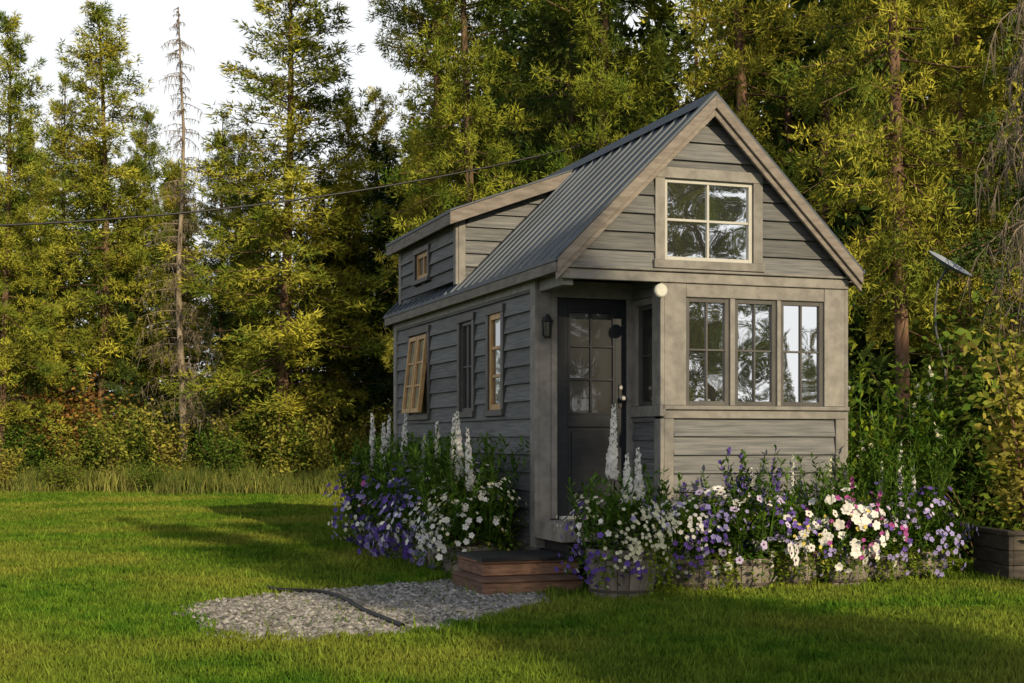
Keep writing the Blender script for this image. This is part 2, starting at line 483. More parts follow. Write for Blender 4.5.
lp = MB()
lx0 = UB - 0.02
lp.cyl((lx0, -0.02, 2.44), (lx0 - .05, -0.10, 2.44), 0.012, 0.012, 12, 1)
lp.cyl((lx0 - .05, -0.10, 2.44), (lx0 - .05, -0.125, 2.44), 0.055, 0.055, 24, 0)
lp.cyl((lx0 - .05, -0.125, 2.44), (lx0 - .05, -0.135, 2.44), 0.055, 0.045, 24, 0)
lp.obj('round_thermometer', [M_white, M_black], house)
lt = MB()
lx, ly, lz = 0.05, DN - 0.10, 2.16
lt.box(lx - .02, lx + .02, DN - 0.05, DN - 0.035, lz - .05, lz + .1)
lt.cyl((lx, DN - 0.05, lz + .08), (lx, ly, lz + .12), .008, .008, 6)
lt.cyl((lx, ly, lz + .06), (lx, ly, lz + .12), .055, .012, 8)
lt.cyl((lx, ly, lz - .075), (lx, ly, lz - .06), .03, .036, 8)
for k in range(4):
    t = k * math.pi / 2 + .78
    lt.cyl((lx + .03 * math.cos(t), ly + .03 * math.sin(t), lz - .06), (lx + .045 * math.cos(t), ly + .045 * math.sin(t), lz + .06), .004, .004, 4)
lt.cyl((lx, ly, lz - .055), (lx, ly, lz + .055), .026, .036, 8, 1)
lt.obj('wall_lantern', [M_black, M_glass2], house)

# roof
rf = MB()
VF, VR = -0.13, 5.4
def slab(u0, z0, u1, z1, v0, v1, t, m, r=None):
    rf.hexa([(u0, v0, z0 - t), (u1, v0, z1 - t), (u1, v1, z1 - t), (u0, v1, z0 - t),
             (u0, v0, z0), (u1, v0, z1), (u1, v1, z1), (u0, v1, z0)], m, r)
ZR = main_z(UC)
UE = -0.09
slab(UE, main_z(UE), UC, ZR, VF, VR, 0.03, 0, .5)
slab(W - UE, main_z(UE), UC + .0005, ZR, VF, VR, 0.03, 0, .5)
def rib(u0, z0, u1, z1, vv, m=0, hgt=0.024, w=0.011):
    rf.hexa([(u0, vv - w, z0 - .003), (u1, vv - w, z1 - .003), (u1, vv + w, z1 - .003), (u0, vv + w, z0 - .003),
             (u0, vv - w * .5, z0 + hgt), (u1, vv - w * .5, z1 + hgt), (u1, vv + w * .5, z1 + hgt), (u0, vv + w * .5, z0 + hgt)], m, .8)
vv = VF + 0.03
while vv < VR:
    if vv < DV0 - 0.1 or vv > DV1 + .1:
        rib(UE, main_z(UE), UC - .03, main_z(UC - .03), vv)
    else:
        rib(UE, main_z(UE), 0.0, main_z(0.0), vv)
    rib(W - UE, main_z(UE), UC + .03, main_z(UC - .03), vv)
    vv += 0.225
for sgn in (-1, 1):
    e = UC + sgn * 0.12
    rf.hexa([(UC, VF - .01, ZR + .03), (e, VF - .01, ZR + .03 - .12 * SL), (e, VR, ZR + .03 - .12 * SL), (UC, VR, ZR + .03),
             (UC, VF - .01, ZR + .04), (e, VF - .01, ZR + .04 - .12 * SL), (e, VR, ZR + .04 - .12 * SL), (UC, VR, ZR + .04)], 0, .5)
for sgn in (0, 1):
    fx = (lambda u: u) if sgn == 0 else (lambda u: W - u)
    for (va, vb, top, bot, m) in ((VF - .012, VF + 0.03, 0.035, 0.002, 0), (VF - .028, VF - .002, -0.002, -0.105, 1), (VF - .001, VF + .028, -.035, -.165, 1),
                                  (VR - .03, VR + 0.01, 0.035, 0.002, 0), (VR - .01, VR + .02, -0.002, -0.14, 1)):
        u0, u1 = UE - 0.012, UC
        p = []
        for (zz) in (bot, top):
            for (u, vq) in ((u0, va), (u1, va), (u1, vb), (u0, vb)):
                p.append((fx(u), vq, main_z(u) + zz))
        rf.hexa(p, m)
    z0 = main_z(UE)
    x0, x1 = sorted((fx(UE - .022), fx(UE)))
    rf.box(x0, x1, VF - .0, VR - .0, z0 - .115, z0 - .032, 1)
    x0, x1 = sorted((fx(UE - .03), fx(UE - .008)))
    rf.box(x0, x1, VF - .03, VR + .02, z0 - .034, z0 + .004, 0, .5)
    x0, x1 = sorted((fx(UE), fx(0.0)))
    rf.box(x0, x1, VF + .01, VR - .02, z0 - .10, z0 - .09, 1)
DU0 = -0.10
dz = lambda u: DZ + 0.03 + DS * u
DUM = (DZ + .03 + .05 - ZE - .1 * SL) / (SL - DS)
DUM = min(DUM, UC)
rf.hexa([(DU0, DV0 - .13, dz(DU0)), (DUM, DV0 - .13, dz(DUM)), (DUM, DV1 + .18, dz(DUM)), (DU0, DV1 + .18, dz(DU0)),
         (DU0, DV0 - .13, dz(DU0) + .04), (DUM, DV0 - .13, dz(DUM) + .04), (DUM, DV1 + .18, dz(DUM) + .04), (DU0, DV1 + .18, dz(DU0) + .04)], 0, .5)
vv = DV0 - .1
while vv < DV1 + .18:
    rib(DU0, dz(DU0) + .04, DUM, dz(DUM) + .04, vv)
    vv += 0.225
rf.box(DU0 - .024, DU0, DV0 - .13, DV1 + .18, dz(DU0) - .075, dz(DU0) + .03, 1)
rf.box(DU0 - .032, DU0 - .002, DV0 - .15, DV1 + .2, dz(DU0) + .03, dz(DU0) + .062, 0, .5)
rf.box(DU0, 0.0, DV0 - .12, DV1 + .17, dz(DU0) - .03, dz(DU0) - .012, 1)
for vq in (DV0 - .155, DV1 + .18):
    rf.hexa([(DU0 - .024, vq, dz(DU0) - .08), (DUM, vq, dz(DUM) - .08), (DUM, vq + .025, dz(DUM) - .08), (DU0 - .024, vq + .025, dz(DU0) - .08),
             (DU0 - .024, vq, dz(DU0) + .045), (DUM, vq, dz(DUM) + .045), (DUM, vq + .025, dz(DUM) + .045), (DU0 - .024, vq + .025, dz(DU0) + .045)], 1)
    rf.hexa([(DU0 - .03, vq - .006, dz(DU0) + .046), (DUM, vq - .006, dz(DUM) + .046), (DUM, vq + .03, dz(DUM) + .046), (DU0 - .03, vq + .03, dz(DU0) + .046),
             (DU0 - .03, vq - .006, dz(DU0) + .066), (DUM, vq - .006, dz(DUM) + .066), (DUM, vq + .03, dz(DUM) + .066), (DU0 - .03, vq + .03, dz(DU0) + .066)], 0, .5)
rf.obj('metal_roof', [M_metal, M_fascia], house, bevel=0.003)

# ------------------------------------------------------------ ground
g = MB()
g.face([(-300, -200, 0), (300, -200, 0), (300, 400, 0), (-300, 400, 0)])
g.obj('ground', [M_ground])
def edge_y(x):
    return 31.0 + 1.2 * math.sin(x * .35) if x < -2.5 else (31.0 - 10.0 * min(1, (x + 2.5) / 3.0) + .6 * math.sin(x) if x < 4 else 21.0 - 5.5 * min(1, (x - 4) / 2.0) + .4 * math.sin(x))
ff = MB()
xs = [-120 + i * 1.0 for i in range(241)]
for x0, x1 in zip(xs[:-1], xs[1:]):
    ff.face([(x0, edge_y(x0) + .3, .004), (x1, edge_y(x1) + .3, .004), (x1, 200, .004), (x0, 200, .004)], 0, .5)
ff.obj('forest_floor', [M_floor])

poly = [(-2.12, 9.5), (-1.98, 8.7), (-1.5, 7.95), (-1.05, 8.05), (-0.66, 8.3), (-0.2, 8.95), (0.05, 9.5), (0.28, 10.1), (0.3, 10.7), (-0.1, 11.2), (-0.57, 11.25), (-1.0, 10.9), (-1.39, 10.7), (-2.0, 10.05)]
def smooth_poly(p, n=3):
    for _ in range(n):
        q = []
        for i in range(len(p)):
            a, b = p[i], p[(i + 1) % len(p)]
            q += [(a[0] * .75 + b[0] * .25, a[1] * .75 + b[1] * .25), (a[0] * .25 + b[0] * .75, a[1] * .25 + b[1] * .75)]
        p = q
    return p
gp = smooth_poly(poly, 2)
gp = [(x + random.uniform(-.08, .08), y + random.uniform(-.12, .12)) for x, y in gp]
gr = MB()
gr.face([(x, y, 0.006) for x, y in gp])
def inpoly(X, Y, p):
    X = np.asarray(X); Y = np.asarray(Y)
    r = np.zeros(X.shape, bool)
    n = len(p); j = n - 1
    for i in range(n):
        xi, yi = p[i]; xj, yj = p[j]
        c = ((yi > Y) != (yj > Y)) & (X < (xj - xi) * (Y - yi) / (yj - yi + 1e-12) + xi)
        r ^= c; j = i
    return r
gravel = empty('gravel_patch')
gr.obj('bed', [M_gravel], gravel)
n = 26000
X = rs.uniform(-2.4, .6, n); Y = rs.uniform(7.6, 11.6, n)
k = inpoly(X, Y, gp) | ((inpoly((X + .9) * .92 - .9, (Y - 9.6) * .92 + 9.6, gp)) & (rs.rand(n) < .25))
X = X[k]; Y = Y[k]; n = len(X)
sz = rs.uniform(.006, .021, n)
base = np.array([[-1, -.7, 0], [1, -.8, 0], [.8, .9, 0], [-.9, .7, 0], [0.1, 0, 1.0]])
ang = rs.uniform(0, 6.28, n)
V = np.zeros((n, 5, 3))
bb = base[None] + rs.uniform(-.3, .3, (n, 5, 3)) * np.array([1, 1, .4])
V[:, :, 0] = X[:, None] + sz[:, None] * (bb[:, :, 0] * np.cos(ang)[:, None] * 1.5 - bb[:, :, 1] * np.sin(ang)[:, None])
V[:, :, 1] = Y[:, None] + sz[:, None] * (bb[:, :, 0] * np.sin(ang)[:, None] * 1.5 + bb[:, :, 1] * np.cos(ang)[:, None])
V[:, :, 2] = .006 + sz[:, None] * bb[:, :, 2] * .9 + rs.uniform(0, .01, n)[:, None]
F = (np.arange(n) * 5)[:, None, None] + np.array([[0, 1, 4], [1, 2, 4], [2, 3, 4], [3, 0, 4]])[None]
me = tri_mesh('stones', V.reshape(-1, 3), F.reshape(-1, 3), np.zeros(n * 4), np.repeat(rs.rand(n), 4), [M_stone])
link(bpy.data.objects.new('stones', me), gravel)

def lawn_blades():
    n = 560000
    Y = 5.2 + 27.5 * rs.rand(n) ** 1.5
    X = rs.uniform(-.46, .46, n) * (Y + .5)
    ed = np.array([edge_y(x) for x in np.linspace(-20, 20, 401)])
    ey = np.interp(X, np.linspace(-20, 20, 401), ed)
    lu = (X - A0) * C + (Y - B0) * S; lv = -(X - A0) * S + (Y - B0) * C
    ing = inpoly(X, Y, gp)
    k = (Y < ey + .5) & (~ing | (rs.rand(n) < .05)) & ~((lu > -.02) & (lu < W) & (lv > -.0) & (lv < LEN))
    X = X[k]; Y = Y[k]; n = len(X)
    cl = np.sin(X * 3.1 + np.sin(Y * 2.3)) * np.sin(Y * 2.7 + np.cos(X * 1.9)) * .25 + .9 + .25 * np.sin(X * 9 + Y * 4) * np.sin(Y * 11 - X * 5)
    h = (rs.uniform(.018, .050, n)) * cl + .0006 * Y
    tall = rs.rand(n) < .015
    h = np.where(tall, h * 2.2, h)
    near = ((lu[k] > -.9) & (lu[k] < W + .8) & (lv[k] > -.7) & (lv[k] < LEN + .5))
    h = np.where(near, h * 1.8, h)
    w = .0028 + .0006 * Y
    a = rs.uniform(0, 6.28, n); b = rs.uniform(0, 6.28, n)
    ln = rs.uniform(.1, .9, n) * h
    V = np.zeros((n, 3, 3))
    V[:, 0, 0] = X - np.cos(a) * w; V[:, 0, 1] = Y - np.sin(a) * w
    V[:, 1, 0] = X + np.cos(a) * w; V[:, 1, 1] = Y + np.sin(a) * w
    V[:, 2, 0] = X + np.cos(b) * ln; V[:, 2, 1] = Y + np.sin(b) * ln; V[:, 2, 2] = h
    F = np.arange(n * 3).reshape(n, 3)
    me = tri_mesh('lawn_grass', V.reshape(-1, 3), F, np.zeros(n), rs.rand(n), [M_grass])
    link(bpy.data.objects.new('lawn_grass', me))
lawn_blades()

# ------------------------------------------------------------ trees
def prism(p0, p1, r0, r1, VV, FF, n=3):
    p0 = np.array(p0, float); p1 = np.array(p1, float)
    d = p1 - p0; d /= (np.linalg.norm(d) + 1e-9)
    a = np.cross(d, [0.3, .2, 1.0] if abs(d[2]) < .9 else [1.0, 0, 0]); a /= np.linalg.norm(a); b = np.cross(d, a)
    i = len(VV)
    for k in range(n):
        t = 2 * math.pi * k / n
        o = a * math.cos(t) + b * math.sin(t)
        VV.append(p0 + o * r0); VV.append(p1 + o * r1)
    for k in range(n):
        k2 = (k + 1) % n
        FF.append((i + 2 * k, i + 2 * k2, i + 2 * k2 + 1)); FF.append((i + 2 * k, i + 2 * k2 + 1, i + 2 * k + 1))

def conifer(name, seed, h, cb, rmax, nb, dens, power=.75, mats=None, droop=0.0, ntri=9, nl=.135, bare=0, tr=.10, nw=.0145, brz=True):
    r = np.random.RandomState(seed)
    VV = []; FF = []
    nseg = 10
    bx = r.uniform(-.15, .15, 2); ph = r.uniform(0, 6, 2)
    def tp(z):
        t = z / h
        return np.array([bx[0] * math.sin(3 * t + ph[0]) - bx[0] * math.sin(ph[0]), bx[1] * math.sin(4 * t + ph[1]) - bx[1] * math.sin(ph[1]), z])
    def tw(z): return tr * (1 - z / h) ** .85 + .012
    for i in range(nseg):
        z0, z1 = h * i / nseg, h * (i + 1) / nseg
        prism(tp(z0), tp(z1), tw(z0), tw(z1), VV, FF, 8 if brz else 4)
    for i in range(bare):
        z = r.uniform(h * .12, cb + (h - cb) * .25); az = r.uniform(0, 6.28); L = r.uniform(.3, rmax * .8)
        d = np.array([math.cos(az), math.sin(az), r.uniform(-.4, .15)])
        p = tp(z); q = p + d * L * .6; e = q + (d + np.array([r.uniform(-.3, .3), r.uniform(-.3, .3), -.25])) * L * .4
        prism(p, q, .012, .007, VV, FF); prism(q, e, .007, .003, VV, FF)
    cc = []; dd = []; cv = []
    for i in range(nb):
        t = r.rand() ** .92
        z = cb + (h - cb) * t
        L = rmax * ((1 - t) ** power * .95 + .05) * r.uniform(.45, 1.15) * min(1, .6 + t * 2.5)
        az = r.uniform(0, 6.28)
        dh = np.array([math.cos(az), math.sin(az), 0])
        pr = np.array([-dh[1], dh[0], 0])
        slope = -.30 + 1.1 * t ** 1.4 + r.uniform(-.18, .18) - droop
        base = tp(z)
        def bp(s): return base + dh * L * s + np.array([0, 0, L * (slope * s - .25 * s * s + .28 * s ** 3)])
        if brz:
            br = .006 + .009 * L
            prism(base, bp(.5), br, br * .6, VV, FF); prism(bp(.5), bp(.95), br * .6, .004, VV, FF)
        m = max(4, int(L * dens * (1.0 if L > .5 else 1.5)))
        s = r.uniform(.08, 1.0, m) ** .75
        lat = r.normal(0, 1, m) * .22 * L * (1.15 - s) + r.normal(0, .03, m)
        P = base[None] + dh[None] * (L * s)[:, None] + pr[None] * lat[:, None]
        P[:, 2] += L * (slope * s - .25 * s * s + .28 * s ** 3) + r.normal(0, .07, m) - droop * .2 * np.abs(lat)
        cc.append(P)
        D = dh[None] * .8 + pr[None] * (np.sign(lat) * .5)[:, None] + np.array([0, 0, .35 - droop])[None]
        dd.append(D)
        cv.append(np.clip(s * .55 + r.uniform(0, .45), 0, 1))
    V0 = np.array(VV); F0 = np.array(FF)
    P = np.concatenate(cc); D = np.concatenate(dd); n = len(P); cv = np.concatenate(cv)
    P = np.repeat(P, ntri, 0); D = np.repeat(D, ntri, 0)
    R = r.normal(0, 1, (n * ntri, 3)); R /= np.linalg.norm(R, axis=1)[:, None]
    Dv = D * .6 + R * .9; Dv /= np.linalg.norm(Dv, axis=1)[:, None]
    Q = np.cross(Dv, r.normal(0, 1, (n * ntri, 3))); Q /= (np.linalg.norm(Q, axis=1)[:, None] + 1e-9)
    ln = r.uniform(.6, 1.2, n * ntri)[:, None] * nl
    P0 = P + R * nl * .3
    T = np.stack([P0 - Q * nw, P0 + Q * nw, P0 + Dv * ln], 1).reshape(-1, 3)
    F1 = np.arange(len(T)).reshape(-1, 3) + len(V0)
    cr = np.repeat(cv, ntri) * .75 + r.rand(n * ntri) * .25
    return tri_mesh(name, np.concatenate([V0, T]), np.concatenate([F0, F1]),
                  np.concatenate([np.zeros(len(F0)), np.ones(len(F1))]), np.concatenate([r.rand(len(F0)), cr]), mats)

PM = [M_bark, M_needle]; FMt = [M_bark, M_needle_d]
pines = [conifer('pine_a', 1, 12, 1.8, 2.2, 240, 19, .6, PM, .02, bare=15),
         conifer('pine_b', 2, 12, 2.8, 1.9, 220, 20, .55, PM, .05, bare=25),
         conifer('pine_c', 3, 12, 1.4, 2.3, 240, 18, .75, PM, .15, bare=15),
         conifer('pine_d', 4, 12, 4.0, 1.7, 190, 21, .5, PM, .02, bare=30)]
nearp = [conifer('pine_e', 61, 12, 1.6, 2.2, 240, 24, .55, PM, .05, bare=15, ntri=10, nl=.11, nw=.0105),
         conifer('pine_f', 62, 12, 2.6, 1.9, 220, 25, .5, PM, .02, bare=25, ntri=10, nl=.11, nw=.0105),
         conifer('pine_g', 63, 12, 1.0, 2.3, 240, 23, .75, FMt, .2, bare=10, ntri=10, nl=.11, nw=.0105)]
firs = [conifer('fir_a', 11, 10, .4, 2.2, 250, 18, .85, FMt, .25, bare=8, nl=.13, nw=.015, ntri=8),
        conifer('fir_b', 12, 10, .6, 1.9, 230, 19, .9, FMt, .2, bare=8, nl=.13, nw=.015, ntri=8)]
coarse = [conifer('far_a', 51, 12, 1.0, 2.4, 120, 6, .7, FMt, .1, ntri=5, nl=.36, nw=.055, brz=False),
          conifer('far_b', 52, 12, .6, 2.2, 120, 6, .8, PM, .1, ntri=5, nl=.36, nw=.055, brz=False)]

def place(me, name, x, y, h, base, parent=None, rz=None, sx=1.0):
    o = bpy.data.objects.new(name, me)
    link(o, parent)
    s = h / base
    o.location = (x, y, -.02)
    o.scale = (s * sx, s * sx, s)
    o.rotation_euler = (random.uniform(-.02, .02), random.uniform(-.02, .02), random.uniform(0, 6.28) if rz is None else rz)
    return o
def sx(px, Y): return (px - 512) / 1400 * Y
def top_h(py, Y): return 1.15 + (440 - py) / 1400 * Y

for (px, Y, py, me, w) in ((0, 32, 20, 0, 1.0), (98, 34, 10, 1, 1.2), (58, 37, 75, 2, .9), (280, 31, -60, 0, 1.4), (345, 33, 85, 2, .9),
                           (376, 35, 95, 0, .9), (225, 35, 110, 2, .9), (145, 36, 110, 1, .9), (28, 35, 120, 1, .9)):
    h = top_h(py, Y)
    place(pines[me], 'pine_tree', sx(px, Y), Y, h, 12, sx=w * 12 / h if h > 12 else w)
def snag(name, seed, h, nb, rmax, droop, tr=.12, zmin=.15, dens=3):
    r = np.random.RandomState(seed); VV = []; FF = []
    for i in range(8):
        z0, z1 = h * i / 8, h * (i + 1) / 8
        prism((.06 * math.sin(z0), .05 * math.cos(z0), z0), (.06 * math.sin(z1), .05 * math.cos(z1), z1), tr * (1 - z0 / h) + .012, tr * (1 - z1 / h) + .012, VV, FF, 7)
    for i in range(nb):
        t = zmin + (1 - zmin) * r.rand(); z = h * t; L = rmax * (1 - t * .75) * r.uniform(.4, 1.1); az = r.uniform(0, 6.28)
        p = np.array([.06 * math.sin(z), .05 * math.cos(z), z]); d = np.array([math.cos(az), math.sin(az), .25])
        rad = .014
        for s in range(5):
            d = d + np.array([r.uniform(-.2, .2), r.uniform(-.2, .2), -droop]); d /= np.linalg.norm(d)
            q = p + d * L / 5
            prism(p, q, rad, rad * .75, VV, FF)
            for _ in range(dens):
                tw = q + np.array([r.uniform(-.15, .15), r.uniform(-.15, .15), r.uniform(-.35, .05) * (1 + droop * 2)]) * min(1, L)
                prism(q, tw, .006, .002, VV, FF)
            p = q; rad *= .75
    return tri_mesh(name, np.array(VV), np.array(FF), np.zeros(len(FF)), np.zeros(len(FF)), [M_barkgrey])
sn = snag('dead_pine_tree', 5, 10.8, 200, 1.3, .15, dens=4, tr=.09)
o = link(bpy.data.objects.new('dead_pine_tree', sn)); o.location = (sx(179, 31), 31.2, 0)
sn2 = snag('drooping_tree', 6, 7.0, 120, 1.5, .45, dens=5, zmin=.3)
o = link(bpy.data.objects.new('drooping_tree', sn2)); o.location = (5.2, 13.8, 0)

forest = empty('pine_forest')
pts = []
def try_pt(x, y, d):
    for (a, b) in pts:
        if (a - x) ** 2 + (b - y) ** 2 < d * d:
            return False
    pts.append((x, y)); return True
for (px, Y, h) in ((330, 33.2, 7.5), (360, 33.4, 8.3), (305, 34, 6.5), (392, 33, 8.0), (120, 33.6, 4.6), (225, 33.2, 5.2), (20, 33.5, 6.0)):  # dark firs added low on the left, standing in for forest shade
    place(random.choice(firs), 'fir', sx(px, Y), Y, h, 10, forest); pts.append((sx(px, Y), Y))
for _ in range(400):
    x = random.uniform(-20, -1.2); y = random.uniform(33.5, 38.5)
    if abs(x) > .40 * y: continue
    if not try_pt(x, y, 2.1): continue
    lim = top_h(random.uniform(125, 235), y)
    if random.random() < .4:
        place(random.choice(firs), 'fir', x, y, min(lim, random.uniform(6, 10)), 10, forest)
    else:
        place(random.choice(pines), 'pine', x, y, lim, 12, forest)
place(nearp[1], 'pine', sx(905, 19), 19, 15, 12, forest, sx=.8); pts.append((sx(905, 19), 19))
for _ in range(700):
    x = random.uniform(-2.6, 14); y = random.uniform(16, 36)
    e = edge_y(x)
    if y < e + .9 or y > e + 6.5: continue
    if x / y < -.05 or x > .43 * y + 1: continue
    if not try_pt(x, y, 2.0): continue
    if random.random() < .22:
        place(random.choice(firs), 'fir', x, y, random.uniform(5, 10), 10, forest)
    else:
        h = random.uniform(12, 16)
        place(random.choice(nearp), 'pine', x, y, h, 12, forest, sx=.85)
far = empty('distant_forest')
for _ in range(800):
    x = random.uniform(-28, 22); y = random.uniform(24, 48)
    e = edge_y(x)
    if y < e + 7.5: continue
    if abs(x) > .46 * y + 2: continue
    if not try_pt(x, y, 1.9): continue
    h = top_h(random.uniform(140, 250), y) if x / y < -.07 else random.uniform(11, 16)
    place(random.choice(coarse), 'conifer', x, y, h, 12, far)
for _ in range(60):
    a = random.uniform(0, 6.28); d = random.uniform(44, 62)
    x, y = math.sin(a) * d, math.cos(a) * d
    if y > 5 and abs(x) < 36: continue
    if not try_pt(x, y, 4): continue
    place(random.choice(coarse), 'conifer', x, y, random.uniform(6, 10), 12, far)
for (k, l, h, me) in ((27, -3.5, 4.6, 1), (34, -1.6, 6.0, 3), (31, 1.3, 4.4, 1), (34, 4.9, 8.6, 0), (28, 5.8, 4.8, 3), (34, 9, 9.3, 1), (30, 13, 8, 3)):  # unseen pines added so the front windows have trees to reflect
    place(pines[me], 'pine', 2 + .735 * k + .676 * l, 11.5 - .676 * k + .735 * l, h, 12, forest, sx=.7)
T22 = math.tan(math.radians(22))
def caster(tipx, tipy, h, me, w=1.0):  # unseen pines added behind the camera to throw shade into view
    k = h / T22
    by = tipy - .892 * k
    if by > -4: return
    place(pines[me], 'pine', tipx + .451 * k, by, h, 12, forest, sx=w)
def caster2(x, y, z, h, me, w=1.0):
    d = z / T22
    caster(x - .451 * d, y + .892 * d, h, me, w)
caster(-3.9, 18.8, 13, 0, .9); caster(-5.6, 20.5, 13, 2, .8)
caster(-4.9, 9.0, 12, 1, .8); caster(-2.6, 14.0, 12, 3, .8)
caster(-2.15, 16.6, 12.5, 1, .65)
caster(3.0, 13.2, 12, 3, .45); caster(5.6, 9.4, 12, 1, .6); caster(.2, 7.6, 12, 3, .5)
for (x, y, z, h, m_) in ((6.4, 16, 3.6, 14, 0), (8.2, 16.5, 4.5, 15, 2), (5.0, 14.6, 2.2, 13, 1)):
    caster2(x, y, z, h, m_, .95)

# ------------------------------------------------------------ undergrowth
def bush(name, seed, h, rad, nst, nleaf, ls, m, bark=M_bark):
    r = np.random.RandomState(seed); VV = []; FF = []; P = []
    for i in range(nst):
        az = r.uniform(0, 6.28); L = h * r.uniform(.5, 1.05); sp = rad * r.uniform(.2, 1)
        tip = np.array([math.cos(az) * sp, math.sin(az) * sp, L]); mid = tip * [.4, .4, .6]
        prism((0, 0, 0), mid, .012, .008, VV, FF); prism(mid, tip, .008, .003, VV, FF)
        k = nleaf // nst
        s = r.uniform(.2, 1, k)
        p = mid[None] * np.minimum(s * 2, 1)[:, None] + (tip - mid)[None] * np.maximum(0, s * 2 - 1)[:, None]
        P.append(p + r.normal(0, .09 + .06 * rad, (k, 3)))
    P = np.concatenate(P); P[:, 2] = np.abs(P[:, 2]); n = len(P)
    D = r.normal(0, 1, (n, 3)); D[:, 2] *= .5; D /= np.linalg.norm(D, axis=1)[:, None]
    Q = np.cross(D, r.normal(0, 1, (n, 3)) + [0, 0, 1]); Q /= np.linalg.norm(Q, axis=1)[:, None]
    l = r.uniform(.6, 1.3, n)[:, None] * ls
    T = np.stack([P, P + D * l * .5 + Q * l * .28, P + D * l, P + D * l * .5 - Q * l * .28], 1).reshape(-1, 3)
    o = len(VV); b = (np.arange(n) * 4 + o)[:, None, None] + np.array([[0, 1, 2], [0, 2, 3]])[None]
    F = np.concatenate([np.array(FF), b.reshape(-1, 3)])
    return tri_mesh(name, np.concatenate([np.array(VV), T]), F, np.concatenate([np.zeros(len(FF)), np.ones(n * 2)]),
                    np.concatenate([np.zeros(len(FF)), np.repeat(r.rand(n), 2)]), [bark, m])
def tallgrass(name, seed, h, rad, n, m):
    r = np.random.RandomState(seed)
    X = r.normal(0, rad * .6, (n, 2)); a = r.uniform(0, 6.28, n); hh = r.uniform(.4, 1, n) * h
    V = np.zeros((n, 5, 3)); w = .008
    ox = np.cos(a) * w; oy = np.sin(a) * w
    b = r.uniform(0, 6.28, n); l = r.uniform(.1, .7, n) * hh
    for k, (f, s, z) in enumerate(((0, -1, 0), (0, 1, 0), (.35, .8, .6), (.35, -.8, .6), (1, 0, 1))):
        V[:, k, 0] = X[:, 0] + ox * s + np.cos(b) * l * f; V[:, k, 1] = X[:, 1] + oy * s + np.sin(b) * l * f; V[:, k, 2] = hh * z
    F = (np.arange(n) * 5)[:, None, None] + np.array([[0, 1, 2], [0, 2, 3], [3, 2, 4]])[None]
    return tri_mesh(name, V.reshape(-1, 3), F.reshape(-1, 3), np.zeros(n * 3), np.repeat(r.rand(n), 3), [m])
bushes = [bush('bush_a', 21, 1.5, .8, 16, 2200, .085, M_bush), bush('bush_b', 22, 1.1, .9, 18, 2200, .075, M_bush), bush('bush_c', 23, 1.7, .7, 12, 1500, .08, M_bushy), bush('bush_d', 24, 2.2, .9, 14, 1800, .09, M_rust)]
tg = [tallgrass('tg_a', 31, .6, .5, 260, M_tall), tallgrass('tg_b', 32, .45, .55, 260, M_tall)]
under = empty('undergrowth')
def put(me, x, y, s, name):
    o = bpy.data.objects.new(name, me); link(o, under); o.location = (x, y, 0); o.scale = (s, s, s * random.uniform(.8, 1.2)); o.rotation_euler[2] = random.uniform(0, 6.28)
for _ in range(120):
    x = random.uniform(-13.5, 0)
    put(random.choice(bushes[:2]) if random.random() < .5 else bushes[2], x, edge_y(x) + random.uniform(.2, 3.0), random.uniform(.4, 1.3), 'shrub')
for (px, Y, s, b) in ((85, 33.0, 1.4, 3), (66, 33.4, 1.2, 3), (105, 35, 1.0, 3), (115, 31.5, 1.2, 2), (30, 33, 1.6, 2), (200, 33, 1.5, 0), (250, 32.5, 1.6, 0), (310, 32, 1.6, 0), (160, 33, 1.4, 2),
                      (8, 30.5, .8, 2), (60, 30.3, .7, 1), (150, 30.0, .7, 1), (225, 30.2, .9, 0), (290, 30.5, .8, 2)):
    put(bushes[b], sx(px, Y), Y, s, 'shrub')
for _ in range(200):
    x = random.uniform(-14, 0)
    put(random.choice(tg), x, edge_y(x) + random.uniform(-.7, 1.2) + .5 * math.sin(x * 2), random.uniform(.4, 1.2), 'tall_grass_clump')
for _ in range(80):
    x = random.uniform(-1.5, 9)
    put(random.choice(bushes[:2]), x, edge_y(x) + random.uniform(.3, 3), random.uniform(.6, 1.2), 'shrub')
for _ in range(50):
    x = random.uniform(-1.5, 9)
    put(random.choice(tg), x, edge_y(x) + random.uniform(-.3, 1), random.uniform(.5, 1.0), 'tall_grass_clump')
for (x, y, s, b) in ((4.4, 13.3, 1.1, 1), (5.0, 13.1, 1.3, 0), (4.75, 14.2, 1.3, 0), (5.6, 13.8, 1.4, 1), (4.1, 14.3, 1.0, 1), (4.3, 14.0, 1.3, 0)):
    put(bushes[b], x, y, s, 'shrub')

sp = bush('leafy_sapling', 41, 1.9, .42, 12, 1700, .085, M_bushy)
o = link(bpy.data.objects.new('leafy_sapling', sp)); o.location = (4.28, 11.6, .25)

